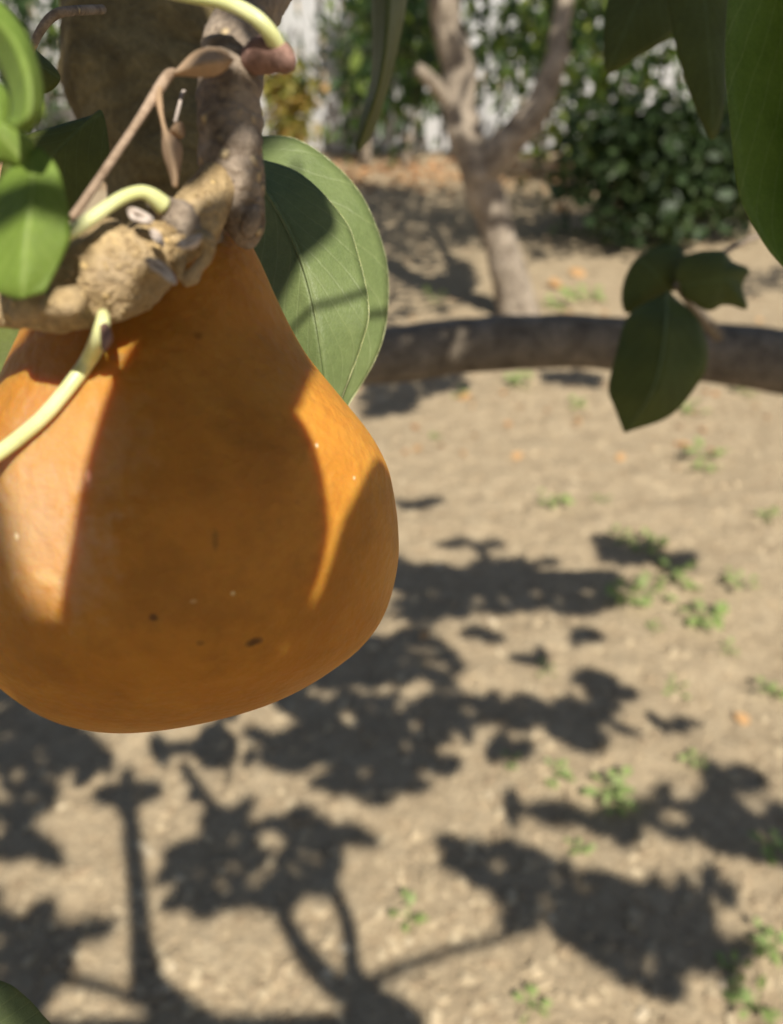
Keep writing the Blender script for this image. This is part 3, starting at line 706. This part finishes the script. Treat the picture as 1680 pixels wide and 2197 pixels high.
# ---- unseen leaves added above and behind the camera, shaped to shade fruit and branch
SX = Vector((0, 0, 1)).cross(S).normalized(); SY = S.cross(SX)
def sunlift(t):
    def f(q):
        h = hit(q[0], q[1]); return h + S * (PC.dot(S) + t - h.dot(S))
    return f
def shadeleaf(poly, t, axis, seed, mat='leaf_dark'):
    f = sunlift(t)
    pp = [f(q) for q in poly]; c = sum(pp, Vector()) / len(pp)
    # work in the leaf's own plane, facing the sun
    loc = [((p - c).dot(SX), (p - c).dot(SY)) for p in pp]
    tip = f(axis[0]); a0 = ((tip - c).dot(SX), (tip - c).dot(SY)); e = f(axis[1]); a1 = ((e - c).dot(SX), (e - c).dot(SY))
    hub = c + S * .05 + (tip - c) * 1.5
    return polyleaf(loc, mat, tree, (a0, a1), lambda q: c + SX * q[0] + SY * q[1], cup=.004, seed=seed, nrm=S, smooth_n=72,
                    petiole=[(tip, .0009), (tip.lerp(hub, .5) + S * .004, .0009), (hub, .001)])
shadeleaf([(400, 640), (335, 665), (250, 800), (205, 920), (170, 1060), (150, 1180), (130, 1320), (150, 1400), (250, 1480), (420, 1490), (560, 1430), (640, 1345), (668, 1288), (690, 1220), (705, 1150), (704, 1090), (692, 1010), (665, 930), (632, 880), (540, 780)], .23, ((440, 1490), (400, 640)), 31)
shadeleaf([(400, 625), (352, 672), (420, 760), (540, 850), (628, 884), (655, 845), (676, 790), (690, 745), (650, 650), (545, 552), (440, 560)], .27, ((600, 600), (632, 880)), 32)
shadeleaf([(668, 1300), (692, 1262), (716, 1190), (737, 1120), (772, 1050), (806, 988), (870, 930), (950, 1000), (940, 1200), (860, 1380), (720, 1480), (600, 1480), (610, 1400), (640, 1340)], .25, ((930, 1300), (690, 1270)), 33)
shadeleaf([(-240, 900), (-120, 900), (-40, 980), (5, 1060), (35, 1180), (65, 1290), (120, 1335), (130, 1440), (-20, 1480), (-240, 1250)], .75, ((-180, 1350), (40, 1000)), 34)
def depthlift(d, t):
    def f(q):
        h = P(q[0], q[1], d); return h + S * (P(300, 600, d).dot(S) + t - h.dot(S))
    return f
def shadeleaf2(poly, d, t, axis, seed, mat='leaf_dark'):
    global sunlift
    old = sunlift; sunlift = lambda tt: depthlift(d, tt)
    o = shadeleaf(poly, t, axis, seed, mat); sunlift = old; return o
shadeleaf([(0, 1390), (120, 1325), (300, 1440), (640, 1420), (740, 1370), (830, 1310), (880, 1420), (640, 1640), (260, 1680), (0, 1580)], .30, ((860, 1450), (20, 1450)), 39)
shadeleaf2([(430, 118), (500, 110), (560, 105), (640, 165), (560, 205), (520, 240), (450, 345), (405, 400), (360, 330), (390, 200)], .12, .30, ((640, 140), (430, 400)), 35)
shadeleaf2([(556, 190), (640, 180), (660, 400), (640, 530), (550, 560), (492, 520), (508, 430), (532, 315), (546, 240)], .12, .32, ((640, 540), (560, 210)), 36)
shadeleaf2([(130, 60), (300, -40), (480, 40), (440, 120), (380, 200), (330, 300), (200, 300), (120, 200)], .14, .5, ((300, -40), (250, 300)), 37)
shadeleaf2([(470, 280), (600, 270), (700, 330), (716, 390), (728, 470), (640, 590), (560, 690), (470, 600)], .2, .5, ((640, 300), (520, 640)), 38)

shadeleaf2([(100, 250), (235, 215), (240, 350), (185, 440), (90, 470), (40, 380)], .2, .5, ((240, 230), (60, 440)), 41)
shadeleaf2([(-80, 385), (60, 365), (150, 360), (150, 430), (60, 448), (-80, 475)], .1, .30, ((-80, 430), (150, 400)), 40)
f = depthlift(.2, .36)
tube('twig', [f((600, 720)), f((660, 680)), f((730, 640)), f((800, 595)), f((900, 540))], [.0008, .0009, .0009, .001, .0012], 'twig_bark', tree, segs=8)  # thin unseen twig, added to cast a shadow line on the leaf

# ---- canopy overhead, out of the picture: it throws the dappled shade
def inpoly(x, y, poly):
    c = False; j = len(poly) - 1
    for i in range(len(poly)):
        xi, yi = poly[i]; xj, yj = poly[j]
        if (yi > y) != (yj > y) and x < (xj - xi) * (y - yi) / (yj - yi) + xi: c = not c
        j = i
    return c
LIT = [hit(*q) for q in [(690, 830), (700, 880), (740, 900), (770, 960), (720, 960), (740, 1030), (720, 1090), (715, 1160), (690, 1250), (280, 690), (250, 740), (200, 800), (150, 850), (160, 920), (110, 950), (130, 1020), (90, 1060), (120, 1120), (100, 1200), (100, 1270)]]
LIT += [P(*q) for q in [(140, 600, .115), (200, 560, .112), (260, 540, .112), (300, 600, .112), (200, 660, .112), (370, 480, .116), (420, 480, .117), (450, 420, .12), (500, 330, .12), (530, 250, .122), (540, 40, .133), (500, 80, .13),
                        (60, 150, .093), (40, 60, .094), (80, 240, .095), (20, 300, .1), (60, 480, .1), (100, 540, .1), (30, 560, .1), (120, 450, .103), (240, 440, .11), (190, 770, .104), (100, 885, .098), (20, 955, .095),
                        (430, 130, .118), (370, 350, .12), (250, 330, .117), (600, 110, .12), (500, 10, .118), (720, 560, .198), (700, 640, .198), (650, 680, .198), (740, 620, .2), (700, 730, .2), (810, 560, .222), (770, 450, .222), (740, 410, .222)]]
LITUV = np.array([(p.dot(SX), p.dot(SY), p.dot(S)) for p in LIT])
def ok_place(p, size):
    q = proj(p)
    if q and -160 < q[0] < 1840 and -160 < q[1] < 2350: return False
    d = np.hypot(LITUV[:, 0] - p.dot(SX), LITUV[:, 1] - p.dot(SY))
    return not bool(((d < size * .62) & (LITUV[:, 2] < p.dot(S))).any())
canopy = []
rc = random.Random(17)
def add_leaf(p, size):
    d = rvec(rc) * .45 + SX * rc.choice((-1, 1)) + SY * rc.uniform(-.35, .2); d = (d - S * d.dot(S) * .6).normalized()
    n = S + rvec(rc) * .35
    canopy.append((p - d * size * .5, d, n, size, rc.uniform(.72, .98)))
def shade(poly, conv, spacing, zr, size=(.065, .11)):
    xs = [q[0] for q in poly]; ys = [q[1] for q in poly]
    g0 = conv(sum(xs) / len(xs), sum(ys) / len(ys))
    pts = []
    tries = 0
    while tries < 2600:
        tries += 1
        x, y = rc.uniform(min(xs), max(xs)), rc.uniform(min(ys), max(ys))
        if not inpoly(x, y, poly): continue
        g = conv(x, y); u = (g.dot(SX), g.dot(SY))
        if any((u[0] - v[0]) ** 2 + (u[1] - v[1]) ** 2 < spacing ** 2 for v in pts): continue
        pts.append(u)
        for _ in range(7):
            z = rc.uniform(*zr); p = g + S * ((z - g.z) / S.z)
            sz = rc.uniform(*size) * (1 - .1 * _)
            if ok_place(p, sz): add_leaf(p, sz); break
ground_polys = [
    [(860, 1225), (900, 1205), (1000, 1232), (1100, 1240), (1240, 1245), (1320, 1235), (1310, 1300), (1250, 1315), (1150, 1300), (1080, 1310), (960, 1325), (860, 1325)],
    [(780, 1365), (900, 1355), (950, 1400), (985, 1435), (940, 1460), (850, 1455), (750, 1470), (700, 1460)],
    [(1215, 1355), (1270, 1362), (1262, 1375), (1215, 1370)], [(1100, 1400), (1160, 1408), (1160, 1420), (1105, 1418)],
    [(1245, 1450), (1300, 1455), (1345, 1490), (1310, 1490), (1260, 1472)], [(1395, 1550), (1450, 1540), (1490, 1552), (1440, 1570)],
    [(650, 1510), (800, 1500), (1000, 1500), (1180, 1500), (1300, 1510), (1355, 1555), (1320, 1570), (1200, 1552), (1050, 1545), (950, 1575), (700, 1600)],
    [(1190, 1560), (1240, 1562), (1290, 1600), (1250, 1600)], [(1045, 1590), (1100, 1592), (1135, 1615), (1090, 1620)],
    [(460, 1570), (700, 1560), (940, 1560), (950, 1640), (890, 1690), (830, 1710), (700, 1710), (640, 1650), (560, 1630), (480, 1670), (400, 1635), (330, 1615)],
    [(0, 1450), (110, 1530), (190, 1600), (260, 1630), (110, 1690), (70, 1760), (120, 1830), (-60, 1840), (-60, 1450)],
    [(460, 1730), (560, 1750), (640, 1730), (700, 1770), (800, 1800), (730, 1830), (730, 1890), (650, 1900), (590, 1950), (500, 1950), (380, 1925), (390, 1870), (350, 1835), (450, 1800)],
    [(930, 1805), (1050, 1800), (1140, 1830), (1250, 1870), (1420, 1900), (1500, 1880), (1565, 1915), (1450, 1935), (1390, 1960), (1520, 1985), (1600, 2045), (1550, 2090), (1570, 2115), (1480, 2080), (1400, 2125), (1290, 2070), (1200, 2000), (1110, 1970), (1090, 1900), (990, 1880), (950, 1840)],
    [(1080, 1735), (1120, 1710), (1250, 1750), (1370, 1730), (1420, 1700), (1540, 1710), (1720, 1760), (1720, 1845), (1600, 1830), (1500, 1790), (1400, 1790), (1250, 1780), (1140, 1760)],
    [(0, 1940), (100, 1970), (230, 1990), (150, 2050), (90, 2140), (-60, 2196), (-60, 1940)],
    [(860, 1078), (930, 1072), (930, 1086), (860, 1090)], [(950, 1155), (1060, 1165), (1060, 1180), (950, 1170)], [(1050, 1200), (1180, 1205), (1180, 1214), (1050, 1212)],
    [(1280, 1150), (1470, 1190), (1480, 1215), (1300, 1195)], [(1000, 1340), (1060, 1370), (1000, 1360)],
    [(780, 835), (880, 805), (980, 800), (1000, 830), (900, 850), (880, 885), (780, 895)], [(1170, 800), (1280, 808), (1280, 830), (1180, 828)],
    [(1500, 1655), (1600, 1665), (1560, 1680), (1500, 1672)], [(230, 1700), (330, 1690), (330, 1712), (240, 1718)],
]
for k, pl in enumerate(ground_polys):
    shade(pl, lambda x, y: G(x, y), .030, (1.75, 2.5))
far_polys = [[(830, 480), (900, 455), (980, 430), (1250, 412), (1320, 460), (1260, 505), (1100, 500), (850, 520)],
             [(830, 545), (920, 530), (1000, 560), (1010, 640), (960, 665), (830, 690)], [(1120, 520), (1340, 515), (1330, 550), (1140, 555)], [(1350, 440), (1600, 455), (1600, 500), (1380, 490)], [(1560, 580), (1680, 575), (1680, 620), (1590, 640)]]
for pl in far_polys:
    shade(pl, lambda x, y: G(x, y), .06, (2.2, 3.0), (.08, .12))
# shade for the low limb, the hanging cluster and the dark leaves at the top
shade([(780, 690), (1340, 680), (1700, 715), (1700, 830), (1340, 800), (780, 830)], lambda x, y: P(x, y, .93), .028, (1.7, 2.3))
shade([(1300, 660), (1530, 640), (1530, 940), (1300, 940)], lambda x, y: P(x, y, .45), .028, (1.6, 2.1))
shade([(1330, 510), (1620, 510), (1620, 670), (1440, 670), (1350, 590)], lambda x, y: P(x, y, .46), .022, (1.6, 2.1))
shade([(740, -40), (900, -40), (860, 250), (750, 340)], lambda x, y: P(x, y, .3), .026, (1.6, 2.1))
shade([(120, -60), (480, -60), (500, 540), (300, 540), (230, 300), (120, 230)], lambda x, y: P(x, y, .27), .026, (1.55, 2.2))
for dd in (.22, .32):
    shade([(1200, -160), (1900, -160), (1900, 660), (1640, 640), (1520, 520), (1480, 330), (1270, 180)], lambda x, y: P(x, y, dd), .024, (1.5, 2.2))
shade([(985, 320), (1100, 290), (1190, 100), (1230, -20), (1260, 60), (1170, 330), (1070, 440), (1000, 450)], lambda x, y: PY(x, y, 3.4), .03, (2.2, 3.0), (.08, .12))
nadd = 0  # extra unseen leaves behind the camera, added to block sky light
for _ in range(60000):
    if nadd >= 3000: break
    p = Vector((rc.uniform(-1.3, 1.3), rc.uniform(-2.8, .2), rc.uniform(1.5, 2.7)))
    q = proj(p - S * (p.z / S.z))
    if q and -60 < q[0] < 1740 and -60 < q[1] < 2260: continue
    sz = rc.uniform(.06, .095)
    if ok_place(p, sz): add_leaf(p, sz); nadd += 1
tag(leaf_mesh(canopy, 'foliage', 'canopy_leaf', tree), kind='stuff')

# limbs of the canopy whose shadows lie on the soil
def climb(pts, widths, z0, z1):
    n = len(pts); out = []
    for i, (x, y) in enumerate(pts):
        g = G(x, y); z = z0 + (z1 - z0) * i / (n - 1)
        out.append(g + S * (z / S.z))
    rr = [w / 2 / FPX * 1.55 for w in widths]
    return out, rr
J = Vector((-.60, -.55, 1.45))
tube('limb', [TB + Vector((.02, .05, .75)), Vector((-.9, .0, 1.1)), J, J + Vector((.2, -.15, .12))], [.055, .045, .035, .025], 'limb_bark', tree, segs=14, rough=.08, rscale=20)
for pts, w, z0, z1, root in [
    ([(310, 2230), (305, 2100), (300, 1980), (290, 1850), (280, 1750), (272, 1650)], [46, 46, 42, 42, 38, 32], 1.72, 2.1, J),
    ([(318, 2030), (350, 2110), (430, 2180), (500, 2225)], [22, 26, 30, 30], 1.8, 1.72, None),
    ([(790, 2240), (785, 2150), (757, 2080), (748, 1990), (720, 1920), (680, 1870)], [80, 60, 34, 30, 28, 24], 1.72, 2.0, J + Vector((.2, -.15, .12))),
    ([(782, 2150), (720, 2115), (650, 2040), (600, 1950)], [40, 42, 36, 30], 1.76, 2.0, None),
    ([(785, 2110), (900, 2065), (1030, 2020), (1150, 1985)], [18, 18, 16, 14], 1.78, 1.9, None),
    ([(500, 1790), (440, 1710), (390, 1640)], [26, 28, 28], 1.95, 2.1, None),
    ([(-30, 2110), (90, 2100), (200, 2110), (300, 2150)], [18, 22, 18, 16], 1.8, 1.75, None),
    ([(230, 1700), (270, 1760), (285, 1800)], [12, 16, 18], 2.1, 2.05, None)]:
    p, r = climb(pts, w, z0, z1)
    if root is not None: p = [root] + p; r = [r[0] * 1.15] + r
    tube('limb', p, r, 'limb_bark', tree, segs=12, rings=40, rough=.06, rscale=25)
